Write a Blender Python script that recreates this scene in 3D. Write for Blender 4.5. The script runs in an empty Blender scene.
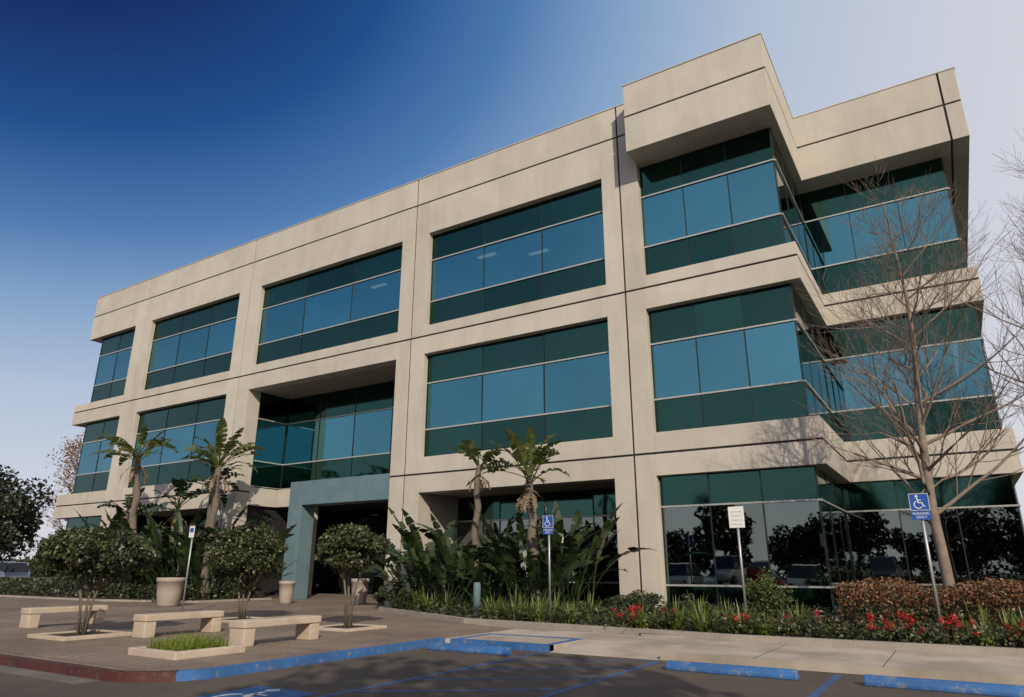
import bpy, math, random
import numpy as np
from mathutils import Vector, Matrix
random.seed(7); rng=np.random.default_rng(7)
scene=bpy.context.scene
scene.view_settings.view_transform='Standard'
try: scene.view_settings.look='None'
except Exception: pass
scene.view_settings.exposure=0
COL=scene.collection

# ------------------------------------------------------------------ materials
def newmat(name):
    m=bpy.data.materials.new(name); m.use_nodes=True
    nt=m.node_tree; b=nt.nodes.get('Principled BSDF'); return m,nt,b
def N(nt,t,**k):
    n=nt.nodes.new(t)
    for a,v in k.items():
        if a in n.inputs.keys(): n.inputs[a].default_value=v
        else: setattr(n,a,v)
    return n
def ramp(nt,fac,stops):
    r=nt.nodes.new('ShaderNodeValToRGB'); e=r.color_ramp.elements
    while len(e)<len(stops): e.new(0.5)
    for i,(p,c) in enumerate(stops):
        e[i].position=p; e[i].color=(c[0],c[1],c[2],1)
    nt.links.new(fac,r.inputs[0]); return r.outputs[0]
def coords(nt,scale=(1,1,1)):
    tc=nt.nodes.new('ShaderNodeTexCoord'); mp=nt.nodes.new('ShaderNodeMapping')
    mp.inputs['Scale'].default_value=scale
    nt.links.new(tc.outputs['Object'],mp.inputs[0]); return mp.outputs[0]
def noise(nt,vec,scale,detail=6,rough=.6):
    n=N(nt,'ShaderNodeTexNoise'); n.inputs['Scale'].default_value=scale
    n.inputs['Detail'].default_value=detail; n.inputs['Roughness'].default_value=rough
    nt.links.new(vec,n.inputs['Vector']); return n.outputs[0]
def mixc(nt,mode,fac,a,b):
    m=nt.nodes.new('ShaderNodeMix'); m.data_type='RGBA'; m.blend_type=mode
    for s,v in ((m.inputs[0],fac),(m.inputs[6],a),(m.inputs[7],b)):
        if hasattr(v,'links'): nt.links.new(v,s)
        elif isinstance(v,(int,float)): s.default_value=v
        else: s.default_value=(v[0],v[1],v[2],1)
    return m.outputs[2]
def bump(nt,b,h,strength=.3,dist=.02):
    bp=nt.nodes.new('ShaderNodeBump'); bp.inputs['Strength'].default_value=strength; bp.inputs['Distance'].default_value=dist
    nt.links.new(h,bp.inputs['Height']); nt.links.new(bp.outputs[0],b.inputs['Normal'])
def surf(name,c1,c2,scale=4,rough=.85,fine=60,bs=.3,streak=None,dist=.01,cl=None,island=0):
    m,nt,b=newmat(name); v=coords(nt)
    col=ramp(nt,noise(nt,v,scale),[(.3,c1),(.7,c2)])
    f=noise(nt,v,fine,3)
    col=mixc(nt,'MULTIPLY',.45,col,ramp(nt,f,[(.35,(.68,.68,.68)),(.65,(1.1,1.1,1.1))]))
    if cl: col=mixc(nt,'MULTIPLY',.8,col,ramp(nt,noise(nt,v,cl,4),[(.35,(.62,.6,.58)),(.6,(1.05,1.05,1.05))]))
    if streak:
        s=noise(nt,coords(nt,(1.4,1.4,.3)),.8,5,.6)
        col=mixc(nt,'MULTIPLY',streak,col,ramp(nt,s,[(.34,(.74,.71,.67)),(.56,(1,1,1))]))
        s=noise(nt,coords(nt,(5,5,.35)),1.1,6,.7)
        col=mixc(nt,'MULTIPLY',streak*.4,col,ramp(nt,s,[(.36,(.66,.64,.61)),(.46,(1,1,1))]))
    if island:
        g=nt.nodes.new('ShaderNodeNewGeometry')
        col=mixc(nt,'MULTIPLY',1,col,ramp(nt,g.outputs['Random Per Island'],[(0,(1-island,)*3),(1,(1+island*.5,)*3)]))
    nt.links.new(col,b.inputs['Base Color']); b.inputs['Roughness'].default_value=rough
    bump(nt,b,f,bs,dist); return m
CONC=surf('sandblasted_concrete',(.46,.425,.37),(.53,.49,.43),.7,.9,70,.25,.33,.01,None,.07)
CONCD=surf('joint_dark',(.02,.02,.018),(.03,.028,.025),2)
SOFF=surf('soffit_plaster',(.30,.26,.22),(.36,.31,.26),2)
TEAL=surf('portal_blue_paint',(.10,.165,.20),(.13,.205,.24),1.5,.7,60,.1,.3)
ASPH=surf('asphalt',(.072,.055,.043),(.115,.09,.072),.6,.9,180,.6,None,.01,.25)
GRND=surf('ground_soil_grass',(.05,.06,.03),(.09,.085,.05),.3)
def plaza_mat():
    m,nt,b=newmat('exposed_aggregate_paving'); v=coords(nt)
    col=ramp(nt,noise(nt,v,.8),[(.3,(.19,.148,.118)),(.7,(.28,.225,.18))])
    vo=N(nt,'ShaderNodeTexVoronoi'); vo.inputs['Scale'].default_value=45; nt.links.new(v,vo.inputs['Vector'])
    col=mixc(nt,'MULTIPLY',.8,col,ramp(nt,vo.outputs['Color'],[(.1,(.45,.42,.4)),(.8,(1.25,1.2,1.15))]))
    col=mixc(nt,'MULTIPLY',.7,col,ramp(nt,noise(nt,v,.35,6),[(.38,(.6,.58,.56)),(.6,(1,1,1))]))
    br=N(nt,'ShaderNodeTexBrick'); br.offset=0
    br.inputs['Scale'].default_value=1; br.inputs['Mortar Size'].default_value=.012; br.inputs['Brick Width'].default_value=3.0; br.inputs['Row Height'].default_value=3.0
    br.inputs['Color1'].default_value=(1,1,1,1);br.inputs['Color2'].default_value=(.9,.9,.9,1);br.inputs['Mortar'].default_value=(.3,.28,.26,1)
    nt.links.new(v,br.inputs['Vector'])
    col=mixc(nt,'MULTIPLY',1,col,br.outputs[0])
    nt.links.new(col,b.inputs['Base Color']); b.inputs['Roughness'].default_value=.85
    bump(nt,b,vo.outputs['Distance'],.4,.006); return m
PLAZA=plaza_mat()
WALK=surf('concrete_walk',(.38,.33,.27),(.48,.42,.35),.9,.88,90,.25,.35,.005,.7)
KERBC=surf('concrete_kerb',(.27,.24,.21),(.35,.31,.27),2,.9)
GUT=surf('gutter_concrete',(.12,.105,.09),(.19,.165,.14),1.5,.9,60,.3,None,.01,.5)
def paint(name,c,worn,th=.54):
    m,nt,b=newmat(name); v=coords(nt)
    f=noise(nt,v,9,8,.75)
    col=mixc(nt,'MIX',ramp(nt,f,[(th,(0,0,0)),(th+.1,(1,1,1))]),c,worn)
    col=mixc(nt,'MULTIPLY',.6,col,ramp(nt,noise(nt,v,2,5),[(.3,(.45,.45,.45)),(.7,(1.1,1.1,1.1))]))
    nt.links.new(col,b.inputs['Base Color']); b.inputs['Roughness'].default_value=.7
    bump(nt,b,f,.3,.004); return m
BLUEP=paint('blue_kerb_paint',(.03,.125,.34),(.2,.21,.22))
REDP=paint('red_kerb_paint',(.075,.02,.017),(.10,.075,.06))
LINEP=paint('blue_line_paint',(.04,.10,.26),(.09,.08,.075),.5)
WHITEP=paint('white_paint',(.7,.7,.7),(.3,.3,.3))
def simple(name,c,rough=.5,metal=0,spec=None):
    m,nt,b=newmat(name); v=coords(nt)
    f=noise(nt,v,14,5)
    col=mixc(nt,'MULTIPLY',.35,c,ramp(nt,f,[(.3,(.7,.7,.7)),(.7,(1.1,1.1,1.1))]))
    nt.links.new(col,b.inputs['Base Color'])
    b.inputs['Roughness'].default_value=rough; b.inputs['Metallic'].default_value=metal; return m
def glass(name,c,rough=.015,var=.25,bs=.02,tr=0):
    m,nt,b=newmat(name); v=coords(nt)
    g=nt.nodes.new('ShaderNodeNewGeometry')
    col=mixc(nt,'MULTIPLY',1,c,ramp(nt,g.outputs['Random Per Island'],[(0,(1-var,)*3),(1,(1+var,)*3)]))
    col=mixc(nt,'MULTIPLY',.35,col,ramp(nt,noise(nt,v,.25,2),[(.35,(.75,.78,.8)),(.65,(1.1,1.1,1.1))]))
    nt.links.new(col,b.inputs['Base Color']); b.inputs['Metallic'].default_value=1; b.inputs['Roughness'].default_value=rough
    bump(nt,b,noise(nt,v,.9,2),bs,.05)
    if tr:
        t=nt.nodes.new('ShaderNodeBsdfTransparent');t.inputs[0].default_value=(.55,.75,.8,1)
        mx=nt.nodes.new('ShaderNodeMixShader');mx.inputs[0].default_value=tr
        nt.links.new(b.outputs[0],mx.inputs[1]);nt.links.new(t.outputs[0],mx.inputs[2]);nt.links.new(mx.outputs[0],nt.nodes['Material Output'].inputs[0])
    return m
GV=glass('vision_glass',(.11,.30,.365),.015,.12,.025,.12)
GG=glass('green_spandrel_glass',(.036,.092,.076),.06,.14)
GD=glass('ground_floor_glass',(.18,.21,.195),.01,.1)
MULW=simple('light_mullion',(.42,.42,.40),.4,.3)
MULD=simple('dark_mullion',(.03,.045,.045),.4,.5)
DARK=simple('dark_interior',(.012,.012,.013),.8)
INTC=simple('ceiling_tile',(.25,.25,.25),.8)
m_,nt_,b_=newmat('ceiling_light_lens');b_.inputs['Emission Color'].default_value=(1,.93,.8,1);b_.inputs['Emission Strength'].default_value=1.1;TROF=m_
STEEL=simple('galvanised_steel',(.35,.35,.36),.45,.6)
SIGNB=simple('sign_blue',(.015,.08,.36),.4)
SIGNW=simple('sign_white',(.7,.7,.68),.4)
BENCHM=surf('cast_concrete',(.40,.325,.255),(.50,.415,.335),3,.85,90,.3,.3)
SOIL=surf('soil_mulch',(.03,.022,.015),(.06,.045,.03),4,.95,40,.8,None,.03)
BARK=surf('bark',(.10,.08,.06),(.17,.14,.11),6,.9,40,.6)
BARKR=surf('bare_twig_bark',(.15,.115,.09),(.25,.195,.16),5,.85,50,.4)
def leafm(name,c1,c2,tr=.25,rough=.5):
    m,nt,b=newmat(name); g=nt.nodes.new('ShaderNodeNewGeometry')
    col=ramp(nt,g.outputs['Random Per Island'],[(0,c1),(1,c2)])
    nt.links.new(col,b.inputs['Base Color']); b.inputs['Roughness'].default_value=rough
    if tr:
        t=nt.nodes.new('ShaderNodeBsdfTranslucent'); nt.links.new(mixc(nt,'MULTIPLY',1,col,(1.6,1.7,.8)),t.inputs[0])
        mx=nt.nodes.new('ShaderNodeMixShader'); mx.inputs[0].default_value=tr
        nt.links.new(b.outputs[0],mx.inputs[1]); nt.links.new(t.outputs[0],mx.inputs[2])
        nt.links.new(mx.outputs[0],nt.nodes['Material Output'].inputs[0])
    return m
L_TREE=leafm('leaf_small_tree',(.022,.033,.01),(.10,.11,.03),0)
L_DARK=leafm('leaf_dark',(.008,.015,.007),(.03,.042,.016),0)
L_STR=leafm('leaf_bird_of_paradise',(.009,.02,.009),(.036,.058,.016),0,.35)  # leaf colour darkened; the shade on the clumps is put into it
L_STRY=leafm('leaf_palm_yellow',(.05,.07,.02),(.12,.135,.04),.3,.4)
L_GRS=leafm('leaf_strap',(.04,.06,.016),(.14,.17,.045),.2)
L_GRASS=leafm('leaf_lawn_blade',(.09,.13,.02),(.26,.31,.06),.35)
L_HEDGE=leafm('leaf_hedge_rust',(.06,.028,.014),(.25,.105,.04),0)
L_HEDGEG=leafm('leaf_hedge_green',(.025,.033,.012),(.08,.09,.027),0)
L_RED=leafm('petal_red',(.22,.008,.012),(.55,.03,.03),.2)
L_AUT=leafm('leaf_autumn',(.16,.08,.04),(.34,.19,.10),.3)
L_DRY=leafm('leaf_dry',(.10,.07,.04),(.2,.14,.08),0)

# ------------------------------------------------------------------ mesh helpers
class MB:
    def __init__(s): s.v=[];s.f=[];s.m=[];s.mats=[]
    def mi(s,mat):
        if mat not in s.mats: s.mats.append(mat)
        return s.mats.index(mat)
    def box(s,x0,x1,y0,y1,z0,z1,mat):
        b=len(s.v); k=s.mi(mat)
        s.v+=[(x0,y0,z0),(x1,y0,z0),(x1,y1,z0),(x0,y1,z0),(x0,y0,z1),(x1,y0,z1),(x1,y1,z1),(x0,y1,z1)]
        for f in((0,3,2,1),(4,5,6,7),(0,1,5,4),(1,2,6,5),(2,3,7,6),(3,0,4,7)):
            s.f.append(tuple(b+i for i in f)); s.m.append(k)
    def quad(s,p,mat):
        b=len(s.v);s.v+=list(p);s.f.append(tuple(range(b,b+len(p))));s.m.append(s.mi(mat))
    def tube(s,pts,rad,mat,n=8,cap=True):
        k=s.mi(mat); base=len(s.v); P=[Vector(p) for p in pts]
        for i,p in enumerate(P):
            d=(P[min(i+1,len(P)-1)]-P[max(i-1,0)]).normalized()
            a=d.orthogonal().normalized() if abs(d.z)<.99 else Vector((1,0,0)); c=d.cross(a).normalized(); a=c.cross(d)
            for j in range(n):
                t=2*math.pi*j/n; q=p+(a*math.cos(t)+c*math.sin(t))*rad[i]; s.v.append(tuple(q))
        for i in range(len(P)-1):
            for j in range(n):
                s.f.append((base+i*n+j,base+i*n+(j+1)%n,base+(i+1)*n+(j+1)%n,base+(i+1)*n+j)); s.m.append(k)
        if cap:
            s.f.append(tuple(base+j for j in range(n))[::-1]);s.m.append(k)
            s.f.append(tuple(base+(len(P)-1)*n+j for j in range(n)));s.m.append(k)
    def prism(s,poly,z0,z1,mat,side=None):
        b=len(s.v);n=len(poly)
        s.v+=[(x,y,z0) for x,y in poly]+[(x,y,z1) for x,y in poly]
        s.f.append(tuple(range(b+n,b+2*n)));s.m.append(s.mi(mat))
        k=s.mi(side or mat)
        for i in range(n): s.f.append((b+i,b+(i+1)%n,b+n+(i+1)%n,b+n+i));s.m.append(k)
    def obj(s,name,parent=None,smooth=False,bevel=0,loc=None):
        me=bpy.data.meshes.new(name); me.from_pydata(s.v,[],s.f)
        for m in s.mats: me.materials.append(m)
        me.polygons.foreach_set('material_index',s.m)
        if smooth: me.polygons.foreach_set('use_smooth',[True]*len(me.polygons))
        me.update()
        o=bpy.data.objects.new(name,me); COL.objects.link(o)
        if parent: o.parent=parent
        if loc: o.location=loc
        if bevel:
            b=o.modifiers.new('b','BEVEL'); b.width=bevel; b.segments=2; b.limit_method='ANGLE'
        return o
def empty(name,loc=(0,0,0),rot=0):
    o=bpy.data.objects.new(name,None); COL.objects.link(o); o.location=loc; o.rotation_euler=(0,0,rot); return o
def quads_obj(name,V,mats,midx=None,parent=None,nv=4):
    n=len(V)//nv; me=bpy.data.meshes.new(name)
    me.vertices.add(len(V)); me.vertices.foreach_set('co',V.astype(np.float32).ravel())
    me.loops.add(n*nv); me.loops.foreach_set('vertex_index',np.arange(n*nv,dtype=np.int32))
    me.polygons.add(n); me.polygons.foreach_set('loop_start',np.arange(0,n*nv,nv,dtype=np.int32))
    try: me.polygons.foreach_set('loop_total',np.full(n,nv,dtype=np.int32))
    except Exception: pass
    for m in mats: me.materials.append(m)
    if midx is not None: me.polygons.foreach_set('material_index',np.asarray(midx,dtype=np.int32))
    me.update(calc_edges=True); me.validate()
    o=bpy.data.objects.new(name,me); COL.objects.link(o)
    if parent: o.parent=parent
    return o
def leafquads(P,size,aspect=.5,up=0.0):
    n=len(P); d=rng.normal(size=(n,3)); d[:,2]+=up; d/=np.linalg.norm(d,axis=1)[:,None]
    r=rng.normal(size=(n,3)); w=np.cross(d,r); w/=np.linalg.norm(w,axis=1)[:,None]
    s=size*rng.uniform(.6,1.3,(n,1)); nn=np.cross(d,w)*s*.12
    V=np.empty((n,4,3)); V[:,0]=P-d*s*.5; V[:,1]=P+w*s*aspect*.5+nn; V[:,2]=P+d*s*.5; V[:,3]=P-w*s*aspect*.5+nn
    return V.reshape(-1,3)
def clumps(c,r,nc,n,spread=.28,lo=.45):
    c=np.array(c);r=np.array(r)
    d=rng.normal(size=(nc,3)); d/=np.linalg.norm(d,axis=1)[:,None]
    cc=c+d*r*rng.uniform(lo,.92,(nc,1))
    k=rng.integers(0,nc,n); o=rng.normal(size=(n,3)); o/=np.linalg.norm(o,axis=1)[:,None]
    return cc[k]+o*rng.uniform(.2,1,(n,1))**.5*(r*spread*rng.uniform(.8,1.2,(nc,1))[k])

# ------------------------------------------------------------------ camera
yaw,pit,rol=math.radians(32.15),math.radians(17.86),math.radians(.05)
hd=Vector((-math.sin(yaw),math.cos(yaw),0));R=Vector((math.cos(yaw),math.sin(yaw),0));Z=Vector((0,0,1))
F=hd*math.cos(pit)+Z*math.sin(pit);U=-hd*math.sin(pit)+Z*math.cos(pit)
R2=R*math.cos(rol)+U*math.sin(rol);U2=-R*math.sin(rol)+U*math.cos(rol)
cd=bpy.data.cameras.new('camera');co=bpy.data.objects.new('camera',cd);COL.objects.link(co)
M=Matrix((R2,U2,-F)).transposed().to_4x4(); M.translation=Vector((0,0,1.45)); co.matrix_world=M
cd.sensor_fit='HORIZONTAL';cd.sensor_width=36;cd.lens=24.01;cd.clip_end=3000;cd.clip_start=.05
scene.camera=co

# ------------------------------------------------------------------ world + sun
S=Vector((.60,-.64,.47)).normalized()
w=bpy.data.worlds.new('World');scene.world=w;w.use_nodes=True;nt=w.node_tree
bg=nt.nodes['Background']
sky=nt.nodes.new('ShaderNodeTexSky');sky.sky_type='NISHITA';sky.sun_disc=False
sky.sun_elevation=math.asin(S.z);sky.sun_rotation=math.atan2(S.x,S.y);sky.dust_density=2
tc=nt.nodes.new('ShaderNodeTexCoord');sp=nt.nodes.new('ShaderNodeSeparateXYZ');nt.links.new(tc.outputs['Generated'],sp.inputs[0])
def mth(op,a,b):
    m=nt.nodes.new('ShaderNodeMath');m.operation=op
    for i,v in enumerate((a,b)):
        if hasattr(v,'links'): nt.links.new(v,m.inputs[i])
        else: m.inputs[i].default_value=v
    return m.outputs[0]
f=mth('MULTIPLY',mth('MAXIMUM',sp.outputs['Z'],0.0),mth('SUBTRACT',.25,sp.outputs['X']))
def s2l(c): return tuple(((x/255)/12.92 if x/255<.04045 else ((x/255+.055)/1.055)**2.4) for x in c)
haze=ramp(nt,f,[(0,s2l((226,224,230))),(.10,s2l((212,216,229))),(.24,s2l((184,199,222))),(.34,s2l((140,172,208))),(.44,s2l((78,124,180))),(.53,s2l((24,77,143))),(.62,s2l((0,32,94)))])
skm=mixc(nt,'MULTIPLY',1,sky.outputs[0],(.09,.09,.09))
out=mixc(nt,'MIX',.90,skm,haze)
nt.links.new(out,bg.inputs[0]);bg.inputs[1].default_value=.97
sl=bpy.data.lights.new('sun','SUN');sl.energy=3.9;sl.angle=math.radians(.5);sl.color=(1,.87,.70)
so=bpy.data.objects.new('sun',sl);COL.objects.link(so);so.rotation_euler=S.to_track_quat('Z','Y').to_euler()

# ------------------------------------------------------------------ ground
g=MB();g.quad([(-900,-900,0),(900,-900,0),(900,900,0),(-900,900,0)],GRND);g.obj('ground')
g=MB();g.quad([(-130,-30,.004),(60,-30,.004),(60,12.0,.004),(-130,12.0,.004)],ASPH);g.quad([(-130,12,.004),(-60.5,12,.004),(-60.5,50,.004),(-130,50,.004)],ASPH);g.obj('parking_lot_asphalt')
arc=[(-9-1.1+1.1*math.cos(t),5.65+1.1+1.1*math.sin(t)) for t in [ -math.pi/2+i*math.pi/16 for i in range(9)]]
g=MB();g.prism([(-60,5.65)]+arc+[(-9,11.8),(-9,14.5),(-11,15.2),(-16.5,18.0),(-17.5,20.5),(-18.3,29),(-60,29)],.0,.12,PLAZA,KERBC)
g.obj('plaza_pavement')
def strip(path,w0,z0,z1,mat,mb):
    n=len(path);P=[Vector((x,y,0)) for x,y in path];L=[];Rr=[]
    for i in range(n):
        d=(P[min(i+1,n-1)]-P[max(i-1,0)]).normalized();nn=Vector((-d.y,d.x,0))
        L.append(P[i]+nn*w0);Rr.append(P[i]-nn*.004)
    for i in range(n-1):
        a,b,c,d=L[i],L[i+1],Rr[i+1],Rr[i]
        mb.quad([(q.x,q.y,z1) for q in (d,c,b,a)],mat)
        mb.quad([(d.x,d.y,z0),(c.x,c.y,z0),(c.x,c.y,z1),(d.x,d.y,z1)],mat)
g=MB();strip([(-60,5.65),(-30,5.65),(-12,5.65)]+arc[:6],.16,0,.126,REDP,g);strip(arc[5:]+[(-9,9),(-9,11.8)],.16,0,.126,BLUEP,g)
g.obj('painted_kerb')
g=MB();g.box(-60,-10.1,5.3,5.64,.0,.009,GUT);g.obj('gutter')
g=MB()
g.box(-8.99,-6.6,11.8,14.6,0,.118,WALK);g.box(-4.5,40,11.8,14.3,0,.118,WALK);g.box(-6.6,-4.5,13.1,14.5,0,.118,WALK)
g.quad([(-6.6,11.75,.006),(-4.5,11.75,.006),(-4.5,13.1,.118),(-6.6,13.1,.118)],WALK)
for x in np.arange(-3,30,1.8): g.box(x,x+.012,11.82,14.28,.118,.1195,CONCD)
o=g.obj('sidewalk')
g=MB();g.box(-8.85,-6.6,11.79,11.95,.0,.123,BLUEP);g.box(-8.85,-8.7,11.95,13.2,.118,.123,BLUEP);g.box(-8.7,-6.75,13.05,13.2,.118,.123,BLUEP);g.box(-6.75,-6.6,11.95,13.2,.118,.123,BLUEP);g.obj('kerb_ramp_marking')
bed=[(-11,15.2),(-6,14.6),(-5.9,14.45),(40,14.3),(40,27.6),(-17.4,27.6),(-17.5,20.5),(-16.5,18.0)]
g=MB();g.prism(bed,.0,.16,SOIL,KERBC);g.obj('planting_bed')
g=MB();strip([(-17.5,20.5),(-16.5,18.0),(-11,15.2),(-6,14.6),(-4,14.31),(40,14.3)],.15,.1,.24,KERBC,g);g.obj('bed_kerb')
g=MB();g.prism([(-60,16.8),(-31,16.8),(-26.5,18.2),(-26.5,21.9),(-60,21.9)],.1,.2,SOIL,KERBC);g.obj('planting_bed')
g=MB()
def line(x0,y0,x1,y1,w_=.1,mat=LINEP,z=.008):
    d=Vector((x1-x0,y1-y0,0)).normalized();n=Vector((-d.y,d.x,0))*w_/2
    g.quad([(x0-n.x,y0-n.y,z),(x0+n.x,y0+n.y,z),(x1+n.x,y1+n.y,z),(x1-n.x,y1-n.y,z)][::-1],mat)
for x in(-6.65,-4.45,-1.75,.95,3.65): line(x,5.2,x,11.6,.11)
for y in np.arange(3.4,11,1.15): line(-6.58,y,-4.52,y+1.5 if y+1.5<11.6 else 11.6,.1,LINEP,.0075)
g.obj('parking_stall_lines')
def symbol(mb,cx,cy,s,mat,plane='z',z=0):
    def pt(a,b): return (cx+a*s,cy+b*s,z) if plane=='z' else (cx+a*s,z,cy+b*s)
    n=14
    mb.quad([pt(-.08+.09*math.cos(t),.40+.09*math.sin(t)) for t in [2*math.pi*i/n for i in range(n)]],mat)
    def ln(a,b,w_=.07):
        d=Vector((b[0]-a[0],b[1]-a[1])).normalized();q=Vector((-d.y,d.x))*w_/2
        mb.quad([pt(a[0]-q.x,a[1]-q.y),pt(b[0]-q.x,b[1]-q.y),pt(b[0]+q.x,b[1]+q.y),pt(a[0]+q.x,a[1]+q.y)],mat)
    ln((-.07,.28),(-.03,-.03),.09);ln((-.06,.13),(.16,.13),.06);ln((-.02,-.04),(.18,-.04),.07);ln((.18,-.01),(.28,-.3),.07);ln((.28,-.3),(.37,-.27),.06)
    A=[math.radians(120+i*17) for i in range(13)]
    for i in range(12):
        a,b=A[i],A[i+1];mb.quad([pt(-.04+.22*math.cos(a),-.16+.22*math.sin(a)),pt(-.04+.22*math.cos(b),-.16+.22*math.sin(b)),pt(-.04+.28*math.cos(b),-.16+.28*math.sin(b)),pt(-.04+.28*math.cos(a),-.16+.28*math.sin(a))],mat)
g=MB();g.quad([(-7.9,5.4,.009),(-6.85,5.4,.009),(-6.85,6.5,.009),(-7.9,6.5,.009)],BLUEP);symbol(g,-7.4,5.92,1.05,WHITEP,'z',.013);g.obj('accessible_parking_marking')
def wheelstop(x0,x1,y):
    o=MB();prof=[(-.09,.004),(-.09,.05),(-.05,.13),(.05,.13),(.09,.05),(.09,.004)];n=len(prof)
    L=x1-x0
    for xx in(0,L): o.v+=[(xx-L/2,p,q) for p,q in prof]
    k=o.mi(BLUEP)
    for i in range(n): o.f.append((i,(i+1)%n,n+(i+1)%n,n+i));o.m.append(k)
    o.f.append(tuple(range(n))[::-1]);o.m.append(k);o.f.append(tuple(range(n,2*n)));o.m.append(k)
    q=o.obj('wheel_stop',bevel=.015,loc=((x0+x1)/2,y,0));q.rotation_euler=(0,0,random.uniform(-.02,.02))
wheelstop(-8.75,-6.95,11.0);wheelstop(-4.02,-2.15,10.8);wheelstop(-1.33,.55,10.8);wheelstop(1.4,3.3,10.8)

# ------------------------------------------------------------------ building
B=empty('office_building')
c=MB();GAP=.07
def panel(x0,x1,y0,y1,z0,z1,gz=(),gx=(),mat=CONC):
    xs=[x0]+[v for v in gx if x0<v<x1]+[x1];zs=[z0]+[v for v in gz if z0<v<z1]+[z1]
    for i in range(len(xs)-1):
        for j in range(len(zs)-1):
            a=xs[i]+(GAP/2 if i else 0);b=xs[i+1]-(GAP/2 if i<len(xs)-2 else 0)
            p=zs[j]+(GAP/2 if j else 0);q=zs[j+1]-(GAP/2 if j<len(zs)-2 else 0)
            c.box(a,b,y0,y1,p,q,mat)
    if len(xs)>2 or len(zs)>2:
        c.box(x0+.03,x1-.03,y0+.05,y1-.03,z0+.03,z1-.03,CONCD)
Y0=22.0;TOP=19.25
GZ=(5.15,11.17,17.85)
cols=[(-42.2,-40.45,-41.3),(-31.9,-30.1,-31.0),(-19.95,-18.35,-19.15),(-9.65,-8.15,-8.9)]
for a,b,gx in cols: panel(a,b,Y0,Y0+.8,.1,TOP,GZ,(gx,))
spans=[(-47.9,-42.2),(-40.45,-31.9),(-30.1,-19.95),(-18.35,-9.65)]
for i,(a,b) in enumerate(spans):
    panel(a if i else -47.75,b,Y0,Y0+.6,16.2,TOP,GZ)
    panel(a,b,Y0,Y0+.6,10.35,11.65,GZ)
    if i!=2: panel(a,b,Y0,Y0+.6,4.4,5.85,GZ)
for z0,z1 in((4.4,5.85),(10.35,11.65)): panel(-47.9,-47.3,Y0+.6,45,z0,z1,GZ)
panel(-47.75,-47.2,Y0+.6,45,16.2,TOP,GZ)
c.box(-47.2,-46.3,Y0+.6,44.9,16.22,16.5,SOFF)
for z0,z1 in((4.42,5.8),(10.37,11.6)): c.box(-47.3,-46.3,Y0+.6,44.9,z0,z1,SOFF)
for z0,z1 in((4.4,5.85),(10.35,11.65)):
    panel(-8.15,-2.9,Y0,Y0+.6,z0,z1,GZ)
    panel(-3.5,-2.9,Y0+.6,27.4,z0,z1,GZ)
    panel(-3.5,2.15,27.4,28.0,z0,z1,GZ)
    panel(1.55,2.15,28.0,45,z0,z1,GZ)
panel(-8.15,-2.95,21.0,26.6,16.33,TOP,GZ)
panel(-8.1,2.75,26.6,45,16.33,TOP,GZ,(2.2,))
c.box(-47.78,-8.2,Y0-.03,Y0+.4,TOP,TOP+.05,CONC);c.box(-8.17,-2.93,20.97,26.57,TOP,TOP+.05,CONC);c.box(-8.17,2.78,26.575,45,TOP,TOP+.05,CONC)
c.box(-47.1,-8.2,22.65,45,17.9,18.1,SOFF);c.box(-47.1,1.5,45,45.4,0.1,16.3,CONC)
c.box(-46.2,-3.6,25.1,44.9,4.45,5.8,DARK);c.box(-46.2,-3.6,25.1,44.9,10.4,11.6,DARK)
c.box(-46.2,-3.6,22.75,44.9,15.75,15.9,INTC);c.box(-46.2,-3.6,31,31.2,5.9,15.7,INTC)
# entry recess
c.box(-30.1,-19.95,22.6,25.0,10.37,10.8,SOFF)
c.box(-31.85,-30.3,22.8,28,.1,15.6,DARK);c.box(-19.95,-18.4,22.8,28,.1,15.6,CONC)
c.box(-30.1,-19.95,24.5,27.9,4.5,5.4,CONC);c.box(-30.1,-19.95,24.85,25.0,5.4,10.37,DARK)
c.box(-30.29,-30.1,22.8,24.5,4.5,5.4,CONC)
c.box(-28.6,-27.6,24.4,25.2,.12,4.5,CONC)
c.box(-30.1,-19.95,28,28.2,.1,6,DARK)
for a,b in(( -40.45,-31.9),(-18.35,-9.65)):
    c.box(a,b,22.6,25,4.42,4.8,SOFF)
c.obj('concrete_frame',B,bevel=.012)
t=MB()
for x,y in((-16.9,24.6),(-14.6,25.6),(-23.8,24.6),(-21,23.8)): t.box(x-.5,x+.5,y-.12,y+.12,15.72,15.745,TROF)
t.obj('ceiling_lights',B)
p=MB();p.box(-26.4,-25.55,22.25,23.1,.12,5.35,TEAL);p.box(-25.55,-19.96,22.25,23.1,4.25,5.35,TEAL)
p.obj('entry_portal',B,bevel=.02)
gl=MB();mu=MB()
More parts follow.
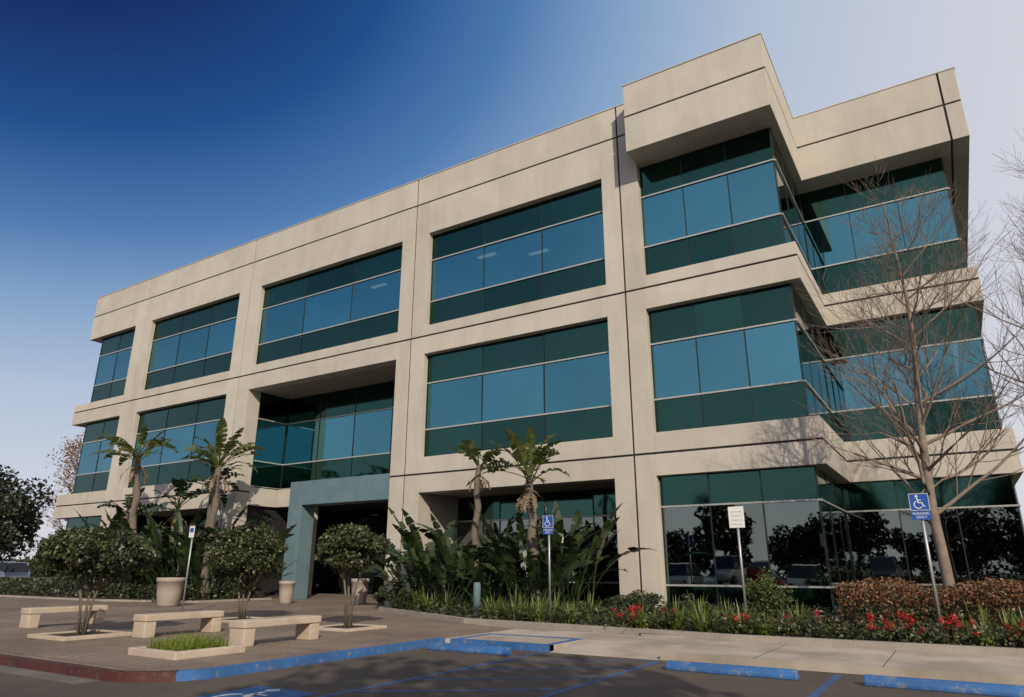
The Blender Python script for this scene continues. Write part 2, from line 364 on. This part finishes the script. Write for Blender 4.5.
def window(axis,fix,a0,a1,rows,n,sgn):
    def P(a,dz,off): return (a,fix+off,dz) if axis=='x' else (fix+off,a,dz)
    W=(a1-a0)/n
    for z0,z1,mat in rows:
        for i in range(n):
            o=[random.uniform(-.008,.008) for _ in range(3)]; x0=a0+i*W;x1=x0+W
            gl.quad([P(x0,z0,o[0]),P(x1,z0,o[1]),P(x1,z1,o[2]+o[1]-o[0]),P(x0,z1,o[2])],mat)
    def bx(u0,u1,z0,z1,d,mat):
        lo,hi=sorted((sgn*.012,sgn*d))
        if axis=='x': mu.box(u0,u1,fix+lo,fix+hi,z0,z1,mat)
        else: mu.box(fix+lo,fix+hi,u0,u1,z0,z1,mat)
    for i in range(0,n+1):
        u=a0+i*W; u0=u-.02 if i else u; u1=u+.02 if i<n else u
        if i==0:u1=u+.04
        if i==n:u0=u-.04
        for z0,z1,_ in rows: bx(u0,u1,z0+.036,z1-.036,.024,MULD)
    for k,(z0,z1,_) in enumerate(rows):
        if k: bx(a0,a1,z0-.028,z0+.028,.06,MULW)
    bx(a0,a1,rows[0][0],rows[0][0]+.035,.05,MULW)
def rows3(zb,zt): h=zt-zb; return [(zb,zb+.265*h,GG),(zb+.265*h,zb+.715*h,GV),(zb+.715*h,zt,GG)]
gy=Y0+.3
for zb,zt in((5.85,10.35),(11.65,16.2)):
    for i,(a,b) in enumerate([(-46.6,-42.2),(-40.45,-31.9),(-30.1,-19.95),(-18.35,-9.65)]):
        if i==2 and zb<6: continue
        window('x',gy,a,b,rows3(zb,zt),3 if i else 2,-1)
    zt2=16.33 if zt>16 else zt
    window('x',gy,-8.15,-3.25,rows3(zb,zt2),3,-1)
    window('y',-3.25,gy,27.7,rows3(zb,zt2),3,1)
    window('x',27.7,-3.25,1.85,rows3(zb,zt2),3,-1)
    window('y',1.85,27.7,44.7,rows3(zb,zt2),8,1)
    window('y',-46.6,gy,44.7,rows3(zb,zt),8,-1)
rg=[(.16,.95,GG),(.95,3.4,GD),(3.4,4.4,GG)]
window('x',gy,-8.15,-3.25,rg,3,-1);window('y',-3.25,gy,27.7,rg,3,1);window('x',27.7,-3.25,1.85,rg,3,-1);window('y',1.85,27.7,44.7,rg,8,1)
window('x',gy,-46.6,-42.2,rg,2,-1);window('y',-46.6,gy,44.7,rg,8,-1)
window('x',24.8,-40.45,-31.9,rg,4,-1);window('x',24.8,-18.35,-9.65,rg,4,-1)
window('x',24.75,-30.1,-19.95,rows3(5.45,10.37),4,-1)
window('y',-30.15,22.82,24.74,rows3(5.45,10.37),1,1)
window('x',27.95,-30.1,-19.95,[(.12,3.0,GD),(3.0,4.5,GG)],7,-1)
gl.obj('window_glass',B);mu.obj('window_mullions',B)

# ------------------------------------------------------------------ vegetation
def strap_leaf(L,base,az,length,width,lean,droop,mat,tear=True,stalk=.45):
    d=Vector((math.cos(az),math.sin(az),0));s=Vector((-d.y,d.x,0));p=Vector(base);ang=lean
    pts=[p.copy()];n=11
    for i in range(n):
        dirv=d*math.sin(ang)+Z*math.cos(ang);p=p+dirv*(length/n);pts.append(p.copy());ang+=droop/n*(1 if i<n*stalk else 1.6)
    ns=int(n*stalk)
    L.tube(pts[:ns+1],[.028-.002*i for i in range(ns+1)],mat,4,False)
    tw=random.uniform(-.6,.6)
    for side in(1,-1):
        for i in range(ns,n):
            t0=(i-ns)/(n-ns);t1=(i+1-ns)/(n-ns)
            w0=width*math.sin(math.pi*(.12+.86*t0))**.7;w1=width*math.sin(math.pi*min(.99,.12+.86*t1))**.7
            j=random.uniform(-.5,.15) if tear else 0
            up=.35+j;lat=(s*math.cos(tw)+Z*math.sin(tw))*side
            dd=(pts[i+1]-pts[i]).normalized();nr=lat.cross(dd)*side
            if nr.z<0:nr=-nr
            o0=pts[i]+lat*w0+nr*w0*up;o1=pts[i+1]+lat*w1+nr*w1*up-dd*(random.uniform(0,.09) if tear else 0)
            L.quad([tuple(pts[i]),tuple(pts[i+1]),tuple(o1),tuple(o0)],mat)
def strelitzia(name,x,y,h,nl=13,ll=2.0,mat=L_STR,under=0,rad=.13,tilt=.0,uh=4.2,up=1.25):
    e=empty(name,(x,y,.15));T=MB()
    if h>0:
        n=10;pts=[(tilt*(i/n)**1.5+.05*math.sin(i*2.1),.04*math.cos(i*1.7),h*i/n) for i in range(n+1)]
        T.tube(pts,[rad*(1.15-.35*i/n)*(1+.08*(i%2)) for i in range(n+1)],BARK,9);T.obj('trunk',e,True);tip=pts[-1]
        L=MB()
        for i in range(nl):
            strap_leaf(L,(tip[0],tip[1],tip[2]-random.uniform(0,.3)),i*2.4+random.uniform(-.3,.3),ll*random.uniform(.7,1.1),random.uniform(.17,.27),random.uniform(.1,up),random.uniform(.4,1.5),mat)
        for i in range(6): strap_leaf(L,(tip[0],tip[1],tip[2]-.3),random.uniform(0,6.3),ll*.5,.1,2.1,.9,L_DRY)
        L.obj('fronds',e)
    if under:
        L=MB()
        for i in range(under):
            a=random.uniform(0,6.3);r=random.uniform(0,.7)
            strap_leaf(L,(r*math.cos(a),r*math.sin(a),0),a+random.uniform(-.6,.6),random.uniform(1.5,uh),random.uniform(.15,.25),random.uniform(.03,.5),random.uniform(.3,1.4),L_STR,True,.5)
        L.obj('basal_leaves',e)
N_='giant_bird_of_paradise'
strelitzia(N_,-33.5,19.2,6.6,22,2.6,L_STRY,22,.18,-.9,5.0,1.1)
strelitzia(N_,-27.6,19.2,5.7,20,2.4,L_STRY,18,.16,-.1,4.6,1.0)
strelitzia(N_,-29.8,20.4,5.0,15,2.2,L_STR,18,.14,.2,4.8)
strelitzia(N_,-31.2,19.6,4.0,14,2.2,L_STR,18,.14,.2,4.8)
strelitzia(N_,-36,20,4.0,12,2,L_STR,14)
for x,y in((-31.5,18.6),(-28.6,18.6),(-34.5,18.2),(-30,18.9),(-27,20.6),(-32.6,20.8)): strelitzia(N_,x,y,0,under=26,uh=4.6)
strelitzia(N_,-13.8,19.6,4.7,14,1.5,L_STRY,10,.12,.1,3.6,1.0)
strelitzia(N_,-11.3,19.4,4.1,20,2.1,L_STRY,10,.15,-.25,3.6,1.1)
for x,y in((-16.6,20),(-15.2,19.4),(-14.6,20.6),(-12.4,20.6),(-10.6,20.4),(-16,21.2),(-11.3,20.9),(-13.4,21.2)): strelitzia(N_,x,y,0,under=22,uh=4.0)
for x,y in((-12.6,19.0),(-15.8,18.8),(-11,18.8),(-14,18.4)): strelitzia(N_,x,y,0,under=16,uh=2.4)
def small_tree(x,y,h,zc0,r,trunks,n=7000):
    e=empty('round_tree',(x,y,.12));T=MB()
    for i in range(trunks):
        a=i*2.1+.5
        T.tube([(.06*math.cos(a),.06*math.sin(a),0),(.1*math.cos(a),.12*math.sin(a),zc0*.6),(.3*math.cos(a),.3*math.sin(a),zc0+.35)],[.034,.028,.02],BARK,7)
        for k in range(5):
            b=a+random.uniform(-1.2,1.2);T.tube([(.18*math.cos(a),.18*math.sin(a),zc0*.85),(r*.6*math.cos(b),r*.6*math.sin(b),zc0+random.uniform(.3,.8))],[.016,.007],BARK,5)
    T.obj('trunk',e,True)
    hz=(h-zc0)/2
    P=np.vstack([clumps((0,0,zc0+hz),(r,r,hz),90,n,.22,.6),clumps((0,0,zc0+hz),(r*.9,r*.9,hz*.9),26,n//2,.38,.2)])
    quads_obj('crown',leafquads(P,.085,.6),[L_TREE,L_DARK],(rng.random(len(P))<.5).astype(int),e)
small_tree(-16.5,12.7,2.5,.85,1.08,3,12000);small_tree(-12.3,12.4,2.35,1.2,.84,3,8500);small_tree(-15.5,8.1,2.15,1.05,1.16,3,11000)
def pit(name,x,y,s,h,mat=BENCHM):
    o=MB();w_=.13
    o.box(x-s,x+s,y-s,y-s+w_,.11,.12+h,mat);o.box(x-s,x+s,y+s-w_,y+s,.11,.12+h,mat)
    o.box(x-s,x-s+w_,y-s+w_,y+s-w_,.11,.12+h,mat);o.box(x+s-w_,x+s,y-s+w_,y+s-w_,.11,.12+h,mat)
    o.box(x-s+w_,x+s-w_,y-s+w_,y+s-w_,.11,.12+h*.6,SOIL);return o.obj(name,bevel=.015)
pit('tree_pit',-16.5,12.7,.65,.06);pit('tree_pit',-12.3,12.4,.65,.06);pit('tree_pit',-15.5,8.1,.7,.07)
pit('grass_planter',-11.0,7.5,.64,.11)
def blades(name,pts,h,wd,mats,spread=.5,n=25,seg=3):
    V=[];mi=[]
    for (x,y,z0,sc) in pts:
        for i in range(n):
            a=random.uniform(0,6.283);r=random.uniform(0,.12)*sc;l=h*sc*random.uniform(.6,1.1);sp=random.uniform(.1,1)*spread
            d=np.array([math.cos(a),math.sin(a),0]);s=np.array([-d[1],d[0],0])*wd*.5
            p=np.array([x,y,z0])+d*r;prev=p;m=random.randrange(len(mats))
            for k in range(1,seg+1):
                t=k/seg;q=np.array([x,y,z0])+d*(r+l*sp*t**1.3*1.1)+np.array([0,0,l*(t-sp*.75*t*t)])
                w0=1-(k-1)/seg*.6;w1=(1-t*.6) if k<seg else .1
                V+=[prev-s*w0,prev+s*w0,q+s*w1,q-s*w1];mi.append(m);prev=q
    return quads_obj(name,np.array(V),mats,mi)
blades('planter_grass',[(-11.0+random.uniform(-.45,.45),7.5+random.uniform(-.45,.45),.18,random.uniform(.5,1.35)) for _ in range(240)],.24,.012,[L_GRASS],.6,9)
pts=[]
x=-15.5
while x<4:
    yb=15.15 if x>-6 else (15.4+(-6-x)*.15 if x>-11 else 16.2+(-11-x)*.5)
    s=math.sin(x*1.15+.4)+.5*math.sin(x*2.9)
    if s>-.15:
        for k in range(3):
            if random.random()<.75: pts.append((x+random.uniform(-.2,.2),yb+k*.6+random.uniform(-.2,.2),.15,random.uniform(.8,1.5)))
    x+=random.uniform(.38,.6)
blades('strap_leaf_plants',pts,.62,.038,[L_GRS,L_GRS,L_GRASS,L_HEDGEG],1.05,64,5)
P=np.column_stack([rng.uniform(-16.5,4,20000),rng.uniform(14.7,21.8,20000),.15+rng.random(20000)**2*.34]);P=P[P[:,1]>14.7+np.clip(-11-P[:,0],0,9)*.5+np.clip(-6-P[:,0],0,5)*.12]
quads_obj('ground_cover',leafquads(P,.12,.5),[L_DARK,L_HEDGEG],(rng.random(len(P))<.3).astype(int))
P=np.column_stack([rng.uniform(-45,-26.6,10000),rng.uniform(17.0,21.8,10000),.2+rng.random(10000)*.6])
quads_obj('ground_cover',leafquads(P,.16,.5),[L_DARK,L_HEDGEG],(rng.random(len(P))<.3).astype(int))
n=32000
P=np.column_stack([rng.uniform(-2.4,6,n),rng.uniform(16.4,18.6,n),.15+1.0*rng.random(n)**.6])
P[:,2]*=1+.07*np.sin(P[:,0]*3.1)+.05*np.sin(P[:,0]*7+P[:,1]*4);P[:,1]+=.12*np.sin(P[:,0]*2.3+P[:,2]*3)
q=(P[:,2]>.75)
quads_obj('clipped_hedge',leafquads(P,.07,.6),[L_HEDGE,L_HEDGEG],(rng.random(n)<np.where(q,.2,.65)).astype(int))
def bush(name,x,y,r,h,mats,n=3500,ls=.07):
    P=clumps((x,y,.15+h*.5),(r,r,h*.55),24,n,.3,.3);quads_obj(name,leafquads(P,ls,.5),mats,(rng.random(len(P))<.4).astype(int))
bush('round_shrub',-4.1,18,.62,1.35,[L_GRS,L_HEDGEG]);bush('round_shrub',-8.3,19.8,.8,.8,[L_DARK,L_HEDGEG]);bush('round_shrub',-6.4,19.2,.7,.6,[L_DARK,L_HEDGEG])
for i,x in enumerate((-7.2,-17,-15.5)): bush('round_shrub',x,(17.5,19,18.4)[i],.6,.7,[L_DARK,L_HEDGEG])
V=[];mi=[]
for fx,fy,nn in((-6.5,15.2,10),(-6.1,15.5,7),(-3.9,15.1,7),(-3.4,15.6,4),(-1.5,15.0,8),(-1.0,15.2,8),(-.2,15.0,9),(.6,15.1,8),(1.3,15.1,6),(-2.4,15.7,3)):
    P=np.array([fx,fy,.32])+rng.normal(size=(700,3))*[.28,.22,.1];V.append(leafquads(P,.07,.7));mi+=[1]*700
    for k in range(nn):
        c0=np.array([fx,fy,.52])+rng.normal(size=3)*[.22,.18,.09];P=c0+rng.normal(size=(38,3))*.03;V.append(leafquads(P,.036,.8));mi+=[0]*38
quads_obj('red_flowers',np.vstack(V),[L_RED,L_HEDGEG],mi)

def bare_tree(name,x,y,h,r0,seed,lean=0,spread=.5,levels=5,leaf=None,nb=34,wid=.21):
    rs=random.Random(seed);T=MB();tips=[]
    def br(p,d,L,r,lv):
        n=4;pts=[p];rr=[r]
        for i in range(n):
            d=(d+Vector((rs.gauss(0,.11),rs.gauss(0,.11),rs.gauss(.06,.06)))).normalized();p=p+d*(L/n);pts.append(p);rr.append(max(.0045,r*(1-.5*(i+1)/n)) if lv<levels else max(.003,r*(1-.8*(i+1)/n)))
        T.tube(pts,rr,BARKR,6 if lv<3 else 3,False)
        if lv>=levels: tips.append(p);return
        k=(4,4,4,3,3,2)[lv]
        for i in range(k):
            t=rs.uniform(.2,1);j=min(n-1,int(t*n));q=pts[j].lerp(pts[j+1],t*n-j)
            a=rs.uniform(0,6.283);o=d.orthogonal().normalized();o.rotate(Matrix.Rotation(a,3,d))
            nd=(d*(1-spread*.6)+o*spread*rs.uniform(.7,1.3)+Z*.12).normalized()
            br(q,nd,L*rs.uniform(.5,.78),rr[j]*rs.uniform(.45,.65),lv+1)
        br(p,d,L*.62,rr[-1],lv+1)
    n=12;p=Vector((0,0,0));pts=[];rr=[];d=Vector((lean,0,1)).normalized()
    for i in range(n+1):
        pts.append(p);rr.append(max(.012,r0*(1-i/n)**.9+.008));d=(d+Vector((rs.gauss(0,.04),rs.gauss(0,.04),.05))).normalized();p=p+d*(h/n)
    T.tube(pts,rr,BARKR,8,False)
    for i in range(nb):
        t=.24+.74*(i/nb);j=min(n-1,int(t*n));q=pts[j].lerp(pts[j+1],t*n-j);a=i*2.4+rs.uniform(-.5,.5)
        el=rs.uniform(.35,.85);nd=Vector((math.cos(a),math.sin(a),math.tan(el))).normalized()
        br(q,nd,(h*wid*(1.15-t)**.8+.3)*rs.uniform(.6,1.1),rr[j]*.46,2)
    e=empty(name,(x,y,.1));T.obj('trunk_and_branches',e,True)
    if leaf:
        tp=np.array([tuple(t) for t in tips]);P=tp[rng.integers(0,len(tp),leaf[1])]+rng.normal(size=(leaf[1],3))*leaf[2]
        quads_obj('leaves',leafquads(P,leaf[3],.6),[leaf[0]],None,e)
bare_tree('bare_tree',-.3,18,10.3,.12,3,0,.55,5,None,38,.21)
bare_tree('bare_tree',4.0,19.2,10.8,.15,11,0,.55,5,None,38,.26)
bare_tree('bare_tree',-66,33,12.0,.2,5,0,.5,4,(L_AUT,2600,.35,.22))
bare_tree('bare_tree',-60,35,10.0,.18,8,0,.5,4,(L_AUT,1800,.35,.22))
def tree_mesh(h,r,n,ls,mats,seed,nc=30):
    T=MB();T.tube([(0,0,0),(.1,0,h*.25),(.05,.1,h*.5)],[.22,.17,.12],BARK,8)
    for i in range(8):
        a=i*.8;T.tube([(.05,.05,h*.25+.2*i),(r*.5*math.cos(a),r*.5*math.sin(a),h*.5+.15*i)],[.09,.03],BARK,5)
    t=T.obj('trunk',None,True)
    P=np.vstack([clumps((0,0,h*.58),(r,r,h*.42),nc,n,.34,.35)])
    cr=quads_obj('crown',leafquads(P,ls,.6),mats,(rng.random(n)<.4).astype(int));return t,cr
def place(tm,name,x,y,s=1,rot=0,first=False):
    e=empty(name,(x,y,0),rot);e.scale=(s,s,s)
    for o in tm:
        if first: o.parent=e
        else:
            c_=bpy.data.objects.new(o.name,o.data);COL.objects.link(c_);c_.parent=e
TA=tree_mesh(8.5,3.6,9000,.34,[L_DARK,L_DARK],1);place(TA,'added_shade_tree',-66,25,1.15,0,True)
TB=tree_mesh(7,3.2,6000,.34,[L_TREE,L_DARK],2);place(TB,'added_shade_tree',-78,40,.8,0,True)
TC=tree_mesh(7.5,3.4,2200,.6,[L_DARK,L_DARK],2,20);place(TC,'added_shade_tree',-95,50,1,0,True)
place(TA,'added_shade_tree',-71,26.5,1.05,2.2);place(TC,'added_shade_tree',-86,44,.9,2)
xs=[-72,-65,-57,-50,-43,-37,-30,-24,-19,-13,-9,-4,1,6,11,16,23,31]
for i,x in enumerate(xs): place(TC,'added_shade_tree',x,-24-(i*7)%8,(1.05,.85,1.2,.75)[i%4],i*1.3)
place(TA,'added_shade_tree',7.5,-5.8,1.3,.7)  # unseen tree behind the camera, added to throw dappled shade on the lot
n=7000;P=np.column_stack([rng.uniform(-80,45,n),rng.uniform(-21,-19.5,n),rng.random(n)*2.6]);P[:,2]*=.8+.25*np.sin(P[:,0]*.5);quads_obj('added_reflection_hedge',leafquads(P,.5,.6),[L_DARK,L_HEDGEG],(rng.random(n)<.3).astype(int))  # hedge out of view, added to block bright gaps in the glass reflections
P=np.column_stack([rng.uniform(-60,-48.5,5000),rng.uniform(22,24.5,5000),rng.random(5000)**.8*.8]);quads_obj('added_reflection_hedge',leafquads(P,.2,.6),[L_DARK,L_HEDGEG],(rng.random(5000)<.3).astype(int))
P=np.column_stack([rng.uniform(-160,-60,12000),rng.uniform(60,66,12000),rng.random(12000)*5]);P[:,2]*=.6+.4*np.sin(P[:,0]*.25)*np.sin(P[:,0]*.07+1);quads_obj('distant_tree_line',leafquads(P,1.0,.6),[L_DARK,L_TREE],(rng.random(12000)<.3).astype(int))
P=np.column_stack([rng.uniform(8,120,9000),rng.uniform(50,56,9000),rng.random(9000)*6]);quads_obj('distant_tree_line',leafquads(P,1.0,.6),[L_DARK,L_TREE],(rng.random(9000)<.3).astype(int))

# ------------------------------------------------------------------ street furniture
def bench(x,y,L=1.8):
    e=empty('concrete_bench',(x,y,.12));o=MB();o.box(-.23,.23,-L/2,L/2,.31,.44,BENCHM);o.obj('seat',e,bevel=.02)
    for k,s in enumerate((-1,1)):
        o=MB();a,b=sorted((s*(L/2-.02),s*(L/2-.26)));o.box(-.21,.21,a,b,0,.31,BENCHM);o.obj('leg_%d'%(k+1),e,bevel=.02)
bench(-11.15,9.4);bench(-14.2,9.4);bench(-18.7,9.3)
def pot(x,y,h,r,mat=BENCHM):
    pr=[(.0,0),(.72,0),(.8,.05),(.92,.5),(1,.85),(1.06,.86),(1.06,1),(.9,1),(.86,.86),(0,.86)];o=MB();n=24;k=o.mi(mat)
    for a,z in pr: o.v+=[(a*r*math.cos(6.2832*j/n),a*r*math.sin(6.2832*j/n),z*h) for j in range(n)]
    for i in range(len(pr)-1):
        for j in range(n): o.f.append((i*n+j,i*n+(j+1)%n,(i+1)*n+(j+1)%n,(i+1)*n+j));o.m.append(k)
    o.obj('concrete_planter_pot',None,True,loc=(x,y,.12))
pot(-24.9,15.9,1.0,.46,SOFF);pot(-20.0,20.7,.95,.33,SOFF);pot(-23.0,19.7,.85,.3,SOFF)
def sign(name,x,y,kind,top=2.77):
    e=empty(name,(x,y,.12));t=top-.12;o=MB();o.tube([(0,0,0),(0,0,t)],[.028,.028],STEEL,8);o.obj('post',e,True)
    o=MB()
    if kind=='blue':
        o.box(-.16,.16,-.045,-.038,t-.31,t,SIGNB);
        for a,b,c0,d in((-.16,.16,t-.31,t-.302),(-.16,.16,t-.008,t),(-.16,-.152,t-.302,t-.008),(.152,.16,t-.302,t-.008)): o.box(a,b,-.048,-.0455,c0,d,SIGNW)
        symbol(o,-.01,t-.16,.27,SIGNW,'y',-.0475)
        o.box(-.16,.16,-.045,-.038,t-.48,t-.325,SIGNB);o.obj('panel',e)
        for i,s in enumerate(('PARKING','ONLY')):
            cu=bpy.data.curves.new('lettering','FONT');cu.body=s;cu.size=.066;cu.align_x='CENTER';cu.materials.append(SIGNW)
            q=bpy.data.objects.new('lettering',cu);COL.objects.link(q);q.parent=e;q.location=(0,-.048,t-.39-i*.065);q.rotation_euler=(math.pi/2,0,0)
    elif kind=='white':
        o.box(-.17,.17,-.045,-.038,t-.46,t,SIGNW)
        for i in range(4): o.box(-.12,.12,-.048,-.0455,t-.12-i*.09,t-.11-i*.09,STEEL)
        o.obj('panel',e)
    else:
        o.box(-.13,.13,-.045,-.038,t-.36,t,SIGNW);o.box(-.09,.09,-.048,-.0455,t-.2,t-.06,SIGNB);o.obj('panel',e)
sign('accessible_parking_sign',-.49,15.15,'blue',2.80);sign('accessible_parking_sign',-9.2,16.5,'blue',2.8);sign('parking_sign',-4.1,16.0,'white',2.78);sign('parking_sign',-20.8,13.8,'small',2.75)
o=MB();o.tube([(0,0,0),(0,0,.85),(0,0,.95)],[.11,.11,.09],TEAL,14);o.obj('bollard_light',None,True,loc=(-12.0,17.2,.12))

# ------------------------------------------------------------------ cars
TYRE=simple('tyre',(.02,.02,.02),.8);RIM=simple('rim',(.4,.4,.42),.3,.8);CGL=simple('car_glass',(.02,.025,.03),.05);HL=simple('headlamp',(.6,.6,.6),.2);TL_=simple('tail_lamp',(.3,.01,.01),.3)
def car_meshes(colr,suv):
    body=simple('car_paint',colr,.25,.2);H=1.78 if suv else 1.45
    o=MB();k=o.mi(body);gk=o.mi(CGL)
    st=[(-2.25,.38,.55,.55,.72,.6),(-2.1,.3,.74,.74,.85,.7),(-1.2,.25,.92,.93,.9,.78),(-.85,.25,.96,1.0,.9,.76),(-.2,.25,.98,H-.04,.9,.66),(.6,.25,.98,H,.9,.66),(1.3 if not suv else 1.75,.25,1.0,H-.08,.9,.66),(1.95 if not suv else 2.1,.28,1.0,1.03,.87,.7),(2.2,.35,.75,.76,.8,.62)]
    for y,zb,zl,zr,hw,rw in st:
        o.v+=[(-hw*.92,y,zb),(-hw,y,(zb+zl)/2),(-hw*.97,y,zl),(-rw,y,zr),(rw,y,zr),(hw*.97,y,zl),(hw,y,(zb+zl)/2),(hw*.92,y,zb)]
    for i in range(len(st)-1):
        for j in range(8):
            a=i*8+j;b=i*8+(j+1)%8;o.f.append((a,a+8,b+8,b))
            side=j in(2,4) and 3<=i<=6
            top=j==3 and i in(3,6)
            o.m.append(gk if (side or top) else k)
    o.f.append(tuple(range(8)));o.m.append(k);n=(len(st)-1)*8;o.f.append(tuple(range(n,n+8))[::-1]);o.m.append(k)
    for s in(-1,1):
        o.box(s*.62-.13,s*.62+.13,-2.235,-2.15,.58,.7,HL);o.box(s*.62-.12,s*.62+.12,2.1,2.215,.62,.78,TL_)
        for y in(-1.4,1.4):
            a,b=sorted((s*.70,s*.93));o.tube([(a,y,.33),(b,y,.33)],[.33,.33],TYRE,18);a,b=sorted((s*.75,s*.94));o.tube([(a,y,.33),(b,y,.33)],[.2,.2],RIM,12)
    return o
cars=[((.55,.55,.55),1),((.3,.32,.36),1),((.25,.02,.02),0),((.08,.08,.09),1),((.7,.7,.68),1),((.03,.03,.03),1)]
def car(i,x,y,rot,s=1.0):
    o=car_meshes(*cars[i%6]).obj('parked_car',bevel=.03,loc=(x,y,.004));o.rotation_euler=(0,0,rot);o.scale=(s,s,s)
for i,x in enumerate((-34,-31,-27.9,-22.5,-19.6,-16.8,-14,-11,-8.2,-5.2)): car(i+(i//4),x,-5.6,0 if i%3 else math.pi,1.15)
car(4,-79,33,1.3,1.15);car(3,-86,34,1.3,1.1);car(0,-72,31,1.2,1.1)
